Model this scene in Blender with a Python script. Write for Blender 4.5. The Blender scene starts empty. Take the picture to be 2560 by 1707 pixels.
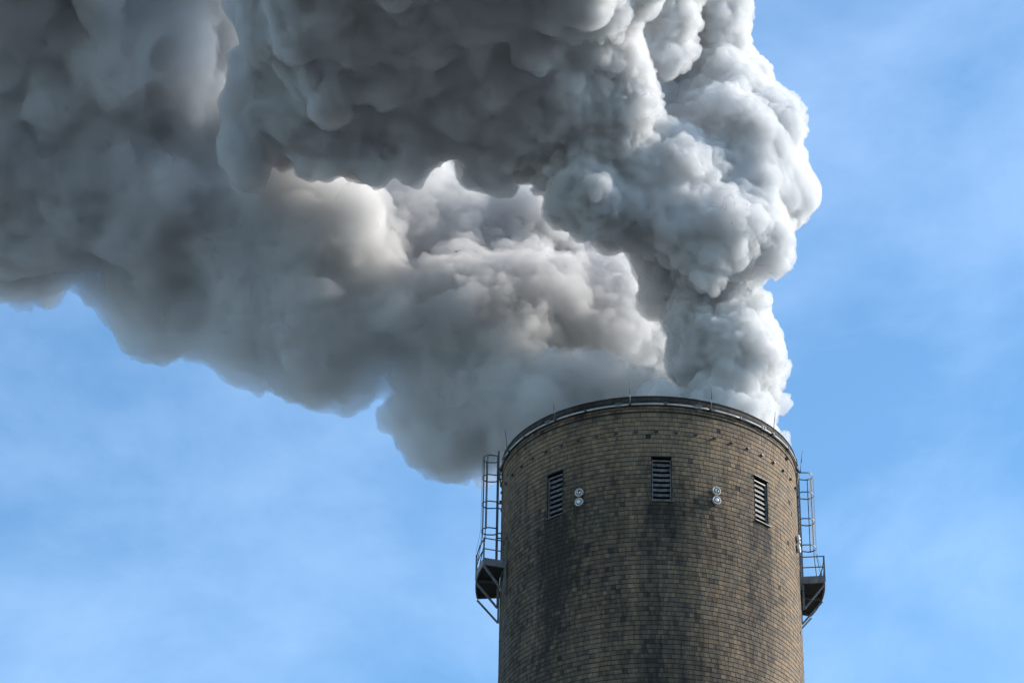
import bpy, math, random
import numpy as np
from mathutils import Matrix, Vector

R = math.radians
random.seed(7)
rng = np.random.default_rng(11)
scene = bpy.context.scene
col = scene.collection

# ------------------------------------------------------------------ camera
CAM_D, CAM_Z = 114.539, 1.7           # distance from the chimney axis, eye height
F_PX, W_PX, H_PX = 7100.0, 2560.0, 1707.0
YAW, PITCH, ROLL = -0.055417, 0.542357, 0.017019
RIM_Z = CAM_Z + 62.187                # top of the chimney
RAD = 6.7                             # outer radius of the tiled wall
cam_pos = np.array([0.0, -CAM_D, CAM_Z])
fw = np.array([math.sin(YAW) * math.cos(PITCH), math.cos(YAW) * math.cos(PITCH), math.sin(PITCH)])
rt = np.cross(fw, [0, 0, 1.0]); rt /= np.linalg.norm(rt)
up = np.cross(rt, fw)
r2 = rt * math.cos(ROLL) + up * math.sin(ROLL)
u2 = -rt * math.sin(ROLL) + up * math.cos(ROLL)
cd = bpy.data.cameras.new("camera")
cd.sensor_width = 36.0
cd.lens = F_PX / W_PX * 36.0
cd.clip_start, cd.clip_end = 0.5, 20000.0
cam = bpy.data.objects.new("camera", cd)
col.objects.link(cam)
M = Matrix.Identity(4)
for i in range(3):
    M[i][0], M[i][1], M[i][2], M[i][3] = r2[i], u2[i], -fw[i], cam_pos[i]
cam.matrix_world = M
scene.camera = cam

# ------------------------------------------------------------------ sky, sun, exposure
SUN_EL, SUN_ROT = 31.0, 77.0          # azimuth from +Y (the view direction) towards +X
SUN_STRENGTH, SKY_STRENGTH = 2.7, 0.096
world = bpy.data.worlds.new("World")
scene.world = world
world.use_nodes = True
wn, wl = world.node_tree.nodes, world.node_tree.links
wn.clear()
w_out = wn.new("ShaderNodeOutputWorld")
w_bg = wn.new("ShaderNodeBackground")
w_bg.inputs["Strength"].default_value = SKY_STRENGTH
sky = wn.new("ShaderNodeTexSky")
sky.sky_type = 'NISHITA'
sky.sun_disc = False
sky.sun_elevation, sky.sun_rotation = R(SUN_EL), R(SUN_ROT)
sky.air_density, sky.dust_density, sky.ozone_density = 1.0, 0.0, 4.0
tc = wn.new("ShaderNodeTexCoord")
mp = wn.new("ShaderNodeMapping")
mp.inputs["Location"].default_value = (2.3, 0.7, 1.1)
mp.inputs["Rotation"].default_value = (R(18), R(-24), R(10))
mp.inputs["Scale"].default_value = (7.0, 7.0, 11.0)
nz = wn.new("ShaderNodeTexNoise")
nz.inputs["Scale"].default_value = 1.0
nz.inputs["Detail"].default_value = 7.0
nz.inputs["Roughness"].default_value = 0.58
nz.inputs["Distortion"].default_value = 0.3
cr = wn.new("ShaderNodeMapRange")
cr.inputs["From Min"].default_value, cr.inputs["From Max"].default_value = 0.40, 0.85
cr.inputs["To Min"].default_value, cr.inputs["To Max"].default_value = 0.0, 0.15
mixc = wn.new("ShaderNodeMix"); mixc.data_type = 'RGBA'
mixc.inputs["B"].default_value = (8.2, 9.6, 12.0, 1)
wl.new(tc.outputs["Generated"], mp.inputs["Vector"])
wl.new(mp.outputs["Vector"], nz.inputs["Vector"])
wl.new(nz.outputs["Fac"], cr.inputs["Value"])
wl.new(cr.outputs["Result"], mixc.inputs["Factor"])
hsv = wn.new("ShaderNodeHueSaturation"); hsv.inputs["Saturation"].default_value = 1.06; hsv.inputs["Hue"].default_value = 0.491
wl.new(sky.outputs["Color"], hsv.inputs["Color"])
wl.new(hsv.outputs["Color"], mixc.inputs["A"])
wl.new(mixc.outputs["Result"], w_bg.inputs["Color"])
wl.new(w_bg.outputs["Background"], w_out.inputs["Surface"])

sd = bpy.data.lights.new("sun", 'SUN')
sd.energy, sd.angle, sd.color = SUN_STRENGTH, R(9), (1.0, 0.94, 0.86)
sun = bpy.data.objects.new("sun", sd)
col.objects.link(sun)
sdir = Vector((math.sin(R(SUN_ROT)) * math.cos(R(SUN_EL)), math.cos(R(SUN_ROT)) * math.cos(R(SUN_EL)), math.sin(R(SUN_EL))))
sun.rotation_euler = sdir.to_track_quat('Z', 'Y').to_euler()
sun.location = sdir * 300

scene.view_settings.view_transform = 'Standard'
scene.view_settings.look = 'None'
scene.view_settings.exposure = 1.34
scene.view_settings.gamma = 1.0
scene.view_settings.use_curve_mapping = False
scene.render.engine = 'CYCLES'
cy = scene.cycles
cy.max_bounces, cy.diffuse_bounces, cy.glossy_bounces = 16, 4, 3
cy.volume_bounces, cy.transparent_max_bounces = 11, 24
cy.use_denoising = True
cy.use_adaptive_sampling = True
cy.adaptive_threshold = 0.025


# ------------------------------------------------------------------ helpers
def tag(o, label=None, cat=None, group=None, kind=None):
    for k, v in (("label", label), ("category", cat), ("group", group), ("kind", kind)):
        if v:
            o[k] = v
    return o


def empty(name, loc=(0, 0, 0), rz=0.0):
    o = bpy.data.objects.new(name, None)
    o.empty_display_size = 0.3
    o.location, o.rotation_euler = loc, (0, 0, rz)
    col.objects.link(o)
    return o


class MB:
    """Collects shapes and links them as one mesh object."""
    def __init__(self):
        self.v, self.f = [], []

    def add(self, vs, fs):
        b = len(self.v)
        self.v += [tuple(float(c) for c in p) for p in vs]
        self.f += [tuple(b + i for i in q) for q in fs]

    def box(self, c, s, rot=None):
        c = np.array(c, float); s = np.array(s, float) / 2
        vs = [np.array([sx, sy, sz]) * s for sx in (-1, 1) for sy in (-1, 1) for sz in (-1, 1)]
        if rot is not None:
            vs = [rot @ p for p in vs]
        self.add([c + p for p in vs], [(0, 1, 3, 2), (4, 6, 7, 5), (0, 4, 5, 1), (2, 3, 7, 6), (0, 2, 6, 4), (1, 5, 7, 3)])

    def bar(self, a, b, w, h, upv=(0, 0, 1)):
        """Rectangular bar from a to b: w across, h along upv."""
        a, b = np.array(a, float), np.array(b, float)
        d = b - a; L = np.linalg.norm(d); d /= L
        u = np.array(upv, float); u = u - d * np.dot(u, d)
        if np.linalg.norm(u) < 1e-6:
            u = np.cross(d, [1, 0, 0])
        u /= np.linalg.norm(u)
        s = np.cross(d, u)
        self.box((a + b) / 2, (L, w, h), np.stack([d, s, u], 1))

    def angle_iron(self, a, b, w, t, n1, n2):
        """L-section from a to b, legs along n1 and n2."""
        a, b, n1, n2 = (np.array(q, float) for q in (a, b, n1, n2))
        d = (b - a) / np.linalg.norm(b - a)
        n1 = n1 - d * np.dot(n1, d); n1 /= np.linalg.norm(n1)
        n2 = n2 - d * np.dot(n2, d) - n1 * np.dot(n2, n1); n2 /= np.linalg.norm(n2)
        prof = [(0, 0), (w, 0), (w, t), (t, t), (t, w), (0, w)]
        vs = [p + n1 * x + n2 * y for p in (a, b) for x, y in prof]
        fs = [(i, (i + 1) % 6, 6 + (i + 1) % 6, 6 + i) for i in range(6)] + [(5, 4, 3, 0), (3, 2, 1, 0), (6, 9, 10, 11), (6, 7, 8, 9)]
        self.add(vs, fs)

    def tube(self, pts, r, n=8, r_end=None):
        pts = [np.array(p, float) for p in pts]
        rings = []
        ref = None
        for i, p in enumerate(pts):
            d = pts[min(i + 1, len(pts) - 1)] - pts[max(i - 1, 0)]
            d /= np.linalg.norm(d)
            if ref is None:
                ref = np.cross(d, [0, 0, 1.0]) if abs(d[2]) < 0.9 else np.cross(d, [1.0, 0, 0])
            ref = ref - d * np.dot(ref, d); ref /= np.linalg.norm(ref)
            s = np.cross(d, ref)
            rr = r if r_end is None else r + (r_end - r) * i / (len(pts) - 1)
            rings.append([p + rr * (ref * math.cos(2 * math.pi * k / n) + s * math.sin(2 * math.pi * k / n)) for k in range(n)])
        vs = [q for g in rings for q in g]
        fs = []
        for i in range(len(pts) - 1):
            for k in range(n):
                k2 = (k + 1) % n
                fs.append((i * n + k, i * n + k2, (i + 1) * n + k2, (i + 1) * n + k))
        fs.append(tuple(range(n))[::-1]); fs.append(tuple((len(pts) - 1) * n + k for k in range(n)))
        self.add(vs, fs)

    def sweep(self, pts, prof, nrm, upv=(0, 0, 1), closed=False):
        """Sweep a (radial, up) profile along pts; nrm(i) gives the radial direction."""
        m = len(prof)
        vs = []
        for i, p in enumerate(pts):
            n = np.array(nrm(i), float)
            for x, y in prof:
                vs.append(np.array(p, float) + n * x + np.array(upv, float) * y)
        fs = []
        N = len(pts)
        for i in range(N if closed else N - 1):
            j = (i + 1) % N
            for k in range(m):
                k2 = (k + 1) % m
                fs.append((i * m + k, j * m + k, j * m + k2, i * m + k2))
        if not closed:
            fs.append(tuple(range(m))); fs.append(tuple((N - 1) * m + k for k in range(m))[::-1])
        self.add(vs, fs)

    def lathe(self, prof, c, axis, n=28):
        """Disc-like solid: prof = [(radius, height along axis)], open ends capped."""
        c, axis = np.array(c, float), np.array(axis, float)
        axis /= np.linalg.norm(axis)
        a = np.cross(axis, [0, 0, 1.0]); a /= np.linalg.norm(a); b = np.cross(axis, a)
        vs = [c + axis * h + r * (a * math.cos(2 * math.pi * k / n) + b * math.sin(2 * math.pi * k / n)) for r, h in prof for k in range(n)]
        fs = [(i * n + k, i * n + (k + 1) % n, (i + 1) * n + (k + 1) % n, (i + 1) * n + k) for i in range(len(prof) - 1) for k in range(n)]
        fs.append(tuple(range(n))[::-1]); fs.append(tuple((len(prof) - 1) * n + k for k in range(n)))
        self.add(vs, fs)

    def build(self, name, mat, parent=None, smooth=False):
        me = bpy.data.meshes.new(name)
        me.from_pydata(self.v, [], self.f)
        me.update()
        me.materials.append(mat)
        me.polygons.foreach_set("use_smooth", [smooth] * len(me.polygons))
        o = bpy.data.objects.new(name, me)
        col.objects.link(o)
        if parent is not None:
            o.parent = parent
        return o


def np_mesh(name, V, Q, mat, parent=None, smooth=False):
    me = bpy.data.meshes.new(name)
    k = Q.shape[1]
    me.vertices.add(len(V)); me.vertices.foreach_set("co", np.ascontiguousarray(V, np.float32).ravel())
    me.loops.add(Q.size); me.loops.foreach_set("vertex_index", np.ascontiguousarray(Q, np.int32).ravel())
    me.polygons.add(len(Q))
    me.polygons.foreach_set("loop_start", np.arange(0, Q.size, k, dtype=np.int32))
    me.polygons.foreach_set("loop_total", np.full(len(Q), k, np.int32))
    me.polygons.foreach_set("use_smooth", np.full(len(Q), smooth, bool))
    me.update(calc_edges=True)
    me.materials.append(mat)
    o = bpy.data.objects.new(name, me)
    col.objects.link(o)
    if parent is not None:
        o.parent = parent
    return o


# vectorised noise ------------------------------------------------------------
def _hash(ix, iy, iz, seed):
    h = (ix.astype(np.uint32) * np.uint32(374761393) + iy.astype(np.uint32) * np.uint32(668265263)
         + iz.astype(np.uint32) * np.uint32(2246822519) + np.uint32(seed) * np.uint32(3266489917))
    h = (h ^ (h >> np.uint32(13))) * np.uint32(1274126177)
    h = (h ^ (h >> np.uint32(15))) * np.uint32(2246822519)
    return h ^ (h >> np.uint32(16))


def vnoise(P, seed=0):
    """Smooth value noise in -1..1."""
    I = np.floor(P); f = (P - I).astype(np.float32); I = I.astype(np.int64)
    f = f * f * f * (f * (f * 6 - 15) + 10)
    out = np.zeros(len(P), np.float32)
    for dx in (0, 1):
        wx = f[:, 0] if dx else 1 - f[:, 0]
        for dy in (0, 1):
            wy = f[:, 1] if dy else 1 - f[:, 1]
            for dz in (0, 1):
                wz = f[:, 2] if dz else 1 - f[:, 2]
                out += wx * wy * wz * (_hash(I[:, 0] + dx, I[:, 1] + dy, I[:, 2] + dz, seed) * np.float32(1 / 2147483648.0))
    return out - 1


def fbm(P, seed=0, oct_=4, gain=0.5):
    o, a = np.zeros(len(P), np.float32), 1.0
    for k in range(oct_):
        o += a * vnoise(P * (2.03 ** k) + 17.3 * k, seed + k); a *= gain
    return o


def worley(P, seed=0):
    """Distance to the nearest jittered feature point."""
    I = np.floor(P).astype(np.int64); best = np.full(len(P), 9.0, np.float32)
    for dx in (-1, 0, 1):
        for dy in (-1, 0, 1):
            for dz in (-1, 0, 1):
                C = I + np.array([dx, dy, dz])
                h = _hash(C[:, 0], C[:, 1], C[:, 2], seed)
                q0 = (h & np.uint32(1023)) / 1023.0; q1 = ((h >> np.uint32(10)) & np.uint32(1023)) / 1023.0; q2 = ((h >> np.uint32(20)) & np.uint32(1023)) / 1023.0
                d = (C[:, 0] + q0 - P[:, 0]) ** 2 + (C[:, 1] + q1 - P[:, 1]) ** 2 + (C[:, 2] + q2 - P[:, 2]) ** 2
                best = np.minimum(best, d.astype(np.float32))
    return np.sqrt(best)


# ------------------------------------------------------------------ materials
def principled(name, base, rough=0.6, metal=0.0, spec=0.5):
    m = bpy.data.materials.new(name)
    m.use_nodes = True
    b = m.node_tree.nodes["Principled BSDF"]
    b.inputs["Base Color"].default_value = (*base, 1)
    b.inputs["Roughness"].default_value = rough
    b.inputs["Metallic"].default_value = metal
    b.inputs["Specular IOR Level"].default_value = spec
    return m, m.node_tree.nodes, m.node_tree.links, b


def weathered(name, c1, c2, scale=3.0, rough=0.6, metal=0.0, stretch=(1, 1, 0.35), bump=0.0):
    """Two colours mixed by vertically stretched noise: grime and rust on metal and concrete."""
    m, n, l, b = principled(name, c1, rough, metal)
    tcn = n.new("ShaderNodeTexCoord"); mpn = n.new("ShaderNodeMapping"); mpn.inputs["Scale"].default_value = stretch
    t = n.new("ShaderNodeTexNoise"); t.inputs["Scale"].default_value = scale; t.inputs["Detail"].default_value = 6; t.inputs["Roughness"].default_value = 0.65
    rp = n.new("ShaderNodeMapRange"); rp.inputs["From Min"].default_value, rp.inputs["From Max"].default_value = 0.38, 0.66
    mx = n.new("ShaderNodeMix"); mx.data_type = 'RGBA'
    mx.inputs["A"].default_value, mx.inputs["B"].default_value = (*c1, 1), (*c2, 1)
    l.new(tcn.outputs["Object"], mpn.inputs["Vector"]); l.new(mpn.outputs["Vector"], t.inputs["Vector"])
    l.new(t.outputs["Fac"], rp.inputs["Value"]); l.new(rp.outputs["Result"], mx.inputs["Factor"])
    l.new(mx.outputs["Result"], b.inputs["Base Color"])
    if bump:
        bp = n.new("ShaderNodeBump"); bp.inputs["Strength"].default_value = bump; bp.inputs["Distance"].default_value = 0.02
        l.new(t.outputs["Fac"], bp.inputs["Height"]); l.new(bp.outputs["Normal"], b.inputs["Normal"])
    return m


def tile_material(name, warm, cool, dark):
    """Fired tiles: colour per tile from the 'tint' attribute, dirt from the 'grime' attribute broken up by noise."""
    m, n, l, b = principled(name, warm, 0.85, 0.0, 0.25)
    at1 = n.new("ShaderNodeAttribute"); at1.attribute_name = "tint"
    at2 = n.new("ShaderNodeAttribute"); at2.attribute_name = "grime"
    tcn = n.new("ShaderNodeTexCoord")
    mpn = n.new("ShaderNodeMapping"); mpn.inputs["Scale"].default_value = (5.0, 5.0, 1.1)
    t = n.new("ShaderNodeTexNoise"); t.inputs["Scale"].default_value = 1.0; t.inputs["Detail"].default_value = 8; t.inputs["Roughness"].default_value = 0.68
    t2 = n.new("ShaderNodeTexNoise"); t2.inputs["Scale"].default_value = 26.0; t2.inputs["Detail"].default_value = 5
    mx = n.new("ShaderNodeMix"); mx.data_type = 'RGBA'
    mx.inputs["A"].default_value, mx.inputs["B"].default_value = (*cool, 1), (*warm, 1)
    l.new(at1.outputs["Fac"], mx.inputs["Factor"])
    val = n.new("ShaderNodeMix"); val.data_type = 'RGBA'; val.blend_type = 'MULTIPLY'; val.inputs["Factor"].default_value = 1.0
    rp = n.new("ShaderNodeMapRange"); rp.inputs["From Min"].default_value, rp.inputs["From Max"].default_value = 0.3, 0.7
    rp.inputs["To Min"].default_value, rp.inputs["To Max"].default_value = 0.72, 1.2
    l.new(t2.outputs["Fac"], rp.inputs["Value"])
    l.new(mx.outputs["Result"], val.inputs["A"]); l.new(rp.outputs["Result"], val.inputs["B"])
    # grime factor = grime + (noise - .5) * .5
    ma = n.new("ShaderNodeMath"); ma.operation = 'MULTIPLY_ADD'
    ma.inputs[1].default_value = 1.3; ma.inputs[2].default_value = -0.65
    ad = n.new("ShaderNodeMath"); ad.operation = 'ADD'; ad.use_clamp = True
    l.new(tcn.outputs["Object"], mpn.inputs["Vector"]); l.new(mpn.outputs["Vector"], t.inputs["Vector"]); l.new(tcn.outputs["Object"], t2.inputs["Vector"])
    l.new(t.outputs["Fac"], ma.inputs[0]); l.new(ma.outputs[0], ad.inputs[0]); l.new(at2.outputs["Fac"], ad.inputs[1])
    fin = n.new("ShaderNodeMix"); fin.data_type = 'RGBA'
    fin.inputs["B"].default_value = (*dark, 1)
    sc = n.new("ShaderNodeMath"); sc.operation = 'MULTIPLY'; sc.inputs[1].default_value = 0.93
    l.new(ad.outputs[0], sc.inputs[0])
    l.new(sc.outputs[0], fin.inputs["Factor"]); l.new(val.outputs["Result"], fin.inputs["A"])
    l.new(fin.outputs["Result"], b.inputs["Base Color"])
    return m


MAT = {
    "tile": tile_material("fired_tile", (0.285, 0.192, 0.112), (0.187, 0.15, 0.108), (0.024, 0.022, 0.02)),
    "cap": tile_material("sooty_cap_block", (0.09, 0.08, 0.066), (0.065, 0.062, 0.056), (0.016, 0.015, 0.014)),
    "mortar": weathered("sooty_mortar", (0.018, 0.016, 0.014), (0.034, 0.029, 0.024), 2.0, 0.95),
    "flue": weathered("sooty_lining", (0.03, 0.028, 0.026), (0.06, 0.055, 0.05), 1.0, 0.95),
    "galv": weathered("weathered_galvanised_steel", (0.20, 0.204, 0.21), (0.12, 0.12, 0.12), 5.0, 0.65, 0.1),
    "steel_dark": weathered("dark_painted_steel", (0.10, 0.10, 0.10), (0.055, 0.05, 0.046), 5.0, 0.55, 0.2),
    "pipe": weathered("pale_painted_pipe", (0.55, 0.55, 0.53), (0.38, 0.365, 0.34), 3.0, 0.5),
    "louvre": weathered("grey_louvre_metal", (0.17, 0.165, 0.16), (0.04, 0.038, 0.035), 4.5, 0.55, 0.0, (1, 1, 0.8)),
    "frame": weathered("grey_frame_metal", (0.22, 0.22, 0.21), (0.10, 0.095, 0.09), 4.0, 0.55, 0.1),
    "void": principled("dark_duct", (0.012, 0.012, 0.012), 0.95)[0],
    "lamp_white": weathered("white_lamp_rim", (0.72, 0.72, 0.70), (0.5, 0.49, 0.46), 7.0, 0.45),
    "lamp_grey": principled("grey_lamp_well", (0.18, 0.18, 0.17), 0.4)[0],
    "grating": weathered("dark_steel_deck", (0.05, 0.048, 0.042), (0.028, 0.026, 0.022), 4.0, 0.8),
    "ground": weathered("worn_yard_ground", (0.066, 0.07, 0.073), (0.042, 0.046, 0.044), 0.02, 0.95, 0.0, (1, 1, 1)),
}
b = MAT["lamp_glass"] = principled("lamp_lens", (0.80, 0.82, 0.82), 0.15)[0]


def pol(phi, r, h):
    """Point on the chimney: phi degrees from the side facing the camera (+ to the right), h above the rim."""
    a = R(phi)
    return np.array([r * math.sin(a), -r * math.cos(a), RIM_Z + h])


def rad_dir(phi):
    a = R(phi)
    return np.array([math.sin(a), -math.cos(a), 0.0])


def tan_dir(phi):
    a = R(phi)
    return np.array([math.cos(a), math.sin(a), 0.0])


# ------------------------------------------------------------------ ground
g = MB()
N = 96
for ring_r in (60, 400, 3000, 12000):
    pass
gv, gf = [(0, 0, 0)], []
radii = [40, 160, 700, 3000, 12000]
for r_ in radii:
    gv += [(r_ * math.cos(2 * math.pi * k / N), r_ * math.sin(2 * math.pi * k / N), 0) for k in range(N)]
for k in range(N):
    gf.append((0, 1 + k, 1 + (k + 1) % N))
for i in range(len(radii) - 1):
    for k in range(N):
        a, b_ = 1 + i * N + k, 1 + i * N + (k + 1) % N
        gf.append((a, a + N, b_ + N, b_))
g.add(gv, gf)
tag(g.build("ground", MAT["ground"]), kind="structure")

# ------------------------------------------------------------------ chimney
chimney = empty("brick_chimney", (0, 0, 0))
tag(chimney, "tall round chimney clad in sooty brown tiles with smoke pouring from its mouth", "chimney")

LOUVRES = [(-37.4, -2.99, -5.2), (4.8, -2.99, -5.2), (47.0, -2.99, -5.2)]
LHW = 3.75                                # half width in degrees
TILE_TOP, TILE_H, N_ROWS = -0.80, 0.2168, 104
N_COL = 196


def in_louvre(p0, p1, h0, h1, m=0.0):
    for lp, t, bt in LOUVRES:
        if p1 > lp - LHW - m and p0 < lp + LHW + m and h1 > bt - m * 0.1 and h0 < t + m * 0.1:
            return True
    return False


def grime_field(phi, h, P):
    """Dirt 0..1 on the wall: soot streaks below each louvre, a sooty rim band, cloudy patches."""
    w = fbm(P * np.array([0.35, 0.35, 0.16]), 3, 4)
    st = vnoise(np.stack([phi * 0.34, phi * 0 + 3.1, h * 0.06], 1), 9)          # vertical streaking
    st2 = vnoise(np.stack([phi * 0.9, phi * 0 + 7.7, h * 0.10], 1), 19)
    st3 = vnoise(np.stack([phi * 1.7, phi * 0 + 1.7, h * 0.22], 1), 29)
    g_ = 0.31 + 0.15 * w + 0.10 * st + 0.09 * st2 + 0.07 * st3
    g_ += 0.16 * np.clip((-h - 2.6) / 3.0, 0, 1)
    g_ -= 0.17 * np.exp(-((h + 1.9) / 1.3) ** 2) * np.clip(1.1 - np.abs(phi + 2) / 60, 0, 1)
    for lp, t, bt in LOUVRES:
        d = (phi - lp)
        below = np.clip((bt + 0.15 - h) / 0.5, 0, 1)
        fade = np.exp(-np.clip(bt - h, 0, None) / (9.0 if lp < 0 else (1.7 if lp < 20 else 3.0)))
        wid = 5.0 + 0.35 * np.clip(bt - h, 0, 8)
        g_ += below * fade * (0.50 * np.exp(-(d / wid) ** 2) + 0.20 * np.exp(-((d + 3.4) / 1.6) ** 2) + 0.20 * np.exp(-((d - 3.6) / 1.8) ** 2))
        g_ += 0.16 * np.exp(-(d / 7.5) ** 2) * np.exp(-((h - (t + bt) / 2) / 1.7) ** 2)
    g_ += 0.22 * np.exp(-((phi - 38) / 4.0) ** 2) * np.exp(-((h + 1.2) / 0.55) ** 2)      # smudge below the rim
    g_ += 0.05 * np.exp(-(phi / 34) ** 2) * np.clip((-h - 4.0) / 3, 0, 1)
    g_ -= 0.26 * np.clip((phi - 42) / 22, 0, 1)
    g_ += 0.10 * np.exp(-((phi - 40) / 7) ** 2) * np.clip((-h - 5.5) / 2, 0, 1)
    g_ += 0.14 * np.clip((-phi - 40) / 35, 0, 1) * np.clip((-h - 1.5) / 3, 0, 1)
    g_ += 0.30 * np.clip((h + 1.15) / 0.35, 0, 1) * (0.5 + 0.5 * vnoise(np.stack([phi * 0.25, phi * 0, phi * 0], 1), 5))
    return (g_ - 0.32) * 1.45 + 0.27


def tile_mesh(name, mat, rows, ncol, width_jit, gap_v, gap_h, r_out, r_in, parent, lip=0.003, missing=0.004, cut=True):
    """Courses of tiles, each a raised slab with its own tilt; rows = [(top, bottom)]."""
    V, Q, T, P0, Hh = [], [], [], [], []
    n = 0
    for ri, (ht, hb) in enumerate(rows):
        wd = rng.uniform(1 - width_jit, 1 + width_jit, ncol)
        small = rng.random(ncol) < 0.10
        wd[small] *= 0.6
        ed = np.concatenate([[0], np.cumsum(wd)]); ed = ed / ed[-1] * 360.0 + rng.uniform(0, 3)
        ed = ed - 180.0
        for k in range(ncol):
            a, c = ed[k] + gap_v, ed[k + 1] - gap_v
            if rng.random() < missing:
                continue
            t_, b_ = ht - gap_h * 0.5 + rng.normal(0, 0.003), hb + gap_h * 0.5 + rng.normal(0, 0.003)
            if cut:
                skip = False
                for lp, lt, lb in LOUVRES:
                    if c > lp - LHW and a < lp + LHW and t_ > lb and b_ < lt:
                        if lt - b_ < 0.12 and b_ < lt:          # top edge
                            b_ = lt + 0.004
                        elif t_ - lb < 0.12:
                            t_ = lb - 0.004
                        elif a < lp - LHW and c < lp:
                            c = lp - LHW - 0.03
                        elif c > lp + LHW and a > lp:
                            a = lp + LHW + 0.03
                        else:
                            skip = True
                if skip or c - a < 0.25 or t_ - b_ < 0.04:
                    continue
            o = rng.normal(0, 0.002)
            ro_t, ro_b = r_out + o + rng.normal(0, 0.001), r_out + o + lip + rng.normal(0, 0.001)
            sk = rng.normal(0, 0.0012)
            vs = []
            for rr, hh in ((r_in, t_), (ro_t, t_), (ro_b, b_), (r_in, b_)):
                for ph, s_ in ((a, -1), (c, 1)):
                    vs.append(pol(ph, rr + s_ * sk, hh))
            V += vs
            Q += [(n + 2, n + 4, n + 5, n + 3), (n, n + 2, n + 3, n + 1), (n + 4, n + 6, n + 7, n + 5), (n, n + 6, n + 4, n + 2), (n + 1, n + 3, n + 5, n + 7)]
            tint = rng.random(); dk = rng.normal(0, 0.10)
            if rng.random() < 0.05:
                dk += rng.uniform(0.1, 0.35)
            T += [(tint, dk)] * 8
            P0 += [a, c] * 4; Hh += [t_] * 4 + [b_] * 4
            n += 8
    V = np.array(V); Q = np.array(Q); T = np.array(T); P0 = np.array(P0); Hh = np.array(Hh)
    o = np_mesh(name, V, Q, mat, parent)
    me = o.data
    gr = np.clip(grime_field(P0, Hh, V) + T[:, 1], 0, 1)
    at_ = me.attributes.new("grime", 'FLOAT', 'POINT'); at_.data.foreach_set("value", gr.astype(np.float32))
    at_ = me.attributes.new("tint", 'FLOAT', 'POINT'); at_.data.foreach_set("value", T[:, 0].astype(np.float32))
    return o


# body behind the tiles (mortar), with the louvre openings left out
phis = sorted(set([round(x, 3) for x in np.arange(-180, 180, 2.5)] + [round(lp + s * LHW, 3) for lp, _, _ in LOUVRES for s in (-1, 1)]))
hs = [-RIM_Z, -40.0, TILE_TOP - N_ROWS * TILE_H, -5.2, -2.99, -0.02]
mb = MB()
nv = len(phis)
mb_v = [pol(p, RAD - 0.012, h) for h in hs for p in phis]
mb_f = []
for i in range(len(hs) - 1):
    for k in range(nv):
        k2 = (k + 1) % nv
        pm = (phis[k] + (phis[k2] if k2 else 180)) / 2
        if hs[i] == -5.2 and any(abs(pm - lp) < LHW for lp, _, _ in LOUVRES):
            continue
        mb_f.append((i * nv + k, i * nv + k2, (i + 1) * nv + k2, (i + 1) * nv + k))
mb.add(mb_v, mb_f)
mb.build("shaft", MAT["mortar"], chimney)
# flue lining and top of the wall
mb = MB()
ring = [pol(p, 0, 0) for p in np.arange(-180, 180, 3)]
mb.sweep(ring, [(RAD - 0.04, -0.021), (RAD - 0.62, -0.021), (RAD - 0.62, -14.0), (RAD - 0.55, -14.0), (RAD - 0.55, -0.3), (RAD - 0.04, -0.3)][::-1],
         lambda i: rad_dir(-180 + 3 * i), closed=True)
mb.build("flue", MAT["flue"], chimney)
rows = [(TILE_TOP - i * TILE_H, TILE_TOP - (i + 1) * TILE_H) for i in range(N_ROWS)]
tile_mesh("tile_cladding", MAT["tile"], rows, N_COL, 0.19, 0.055, 0.032, RAD, RAD - 0.05, chimney)
tile_mesh("top_course", MAT["tile"], [(-0.475, -0.60), (-0.612, -0.745)], 150, 0.1, 0.06, 0.02, RAD + 0.015, RAD - 0.05, chimney, 0.004, 0.0, False)
# coping: two courses of sooty blocks and a thin dark drip edge
cap = tile_mesh("coping", MAT["cap"], [(-0.03, -0.235), (-0.245, -0.455)], 118, 0.12, 0.05, 0.016, RAD + 0.03, RAD - 0.05, chimney, 0.002, 0.0, False)
cap["label"] = "sooty dark grey block coping round the mouth"
mb = MB()
mb.sweep([pol(p, 0, 0) for p in np.arange(-180, 180, 2)], [(RAD - 0.66, -0.03), (RAD + 0.055, -0.03), (RAD + 0.055, 0.012), (RAD - 0.66, 0.012)],
         lambda i: rad_dir(-180 + 2 * i), closed=True)
mb.build("drip_edge", MAT["flue"], chimney)

# dark studs in a ring below the rim
for k in range(48):
    ph = 3.0 + 7.5 * k
    m_ = MB()
    c, n_, t_ = pol(ph, RAD + 0.045, -1.757), rad_dir(ph), tan_dir(ph)
    rot = np.stack([t_, n_, np.array([0, 0, 1.0])], 1)
    m_.box(c, (0.17, 0.11, 0.035), rot)
    m_.box(c + np.array([0, 0, -0.035]), (0.10, 0.09, 0.032), rot)
    m_.build("anchor_stud", MAT["steel_dark"], chimney)

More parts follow.
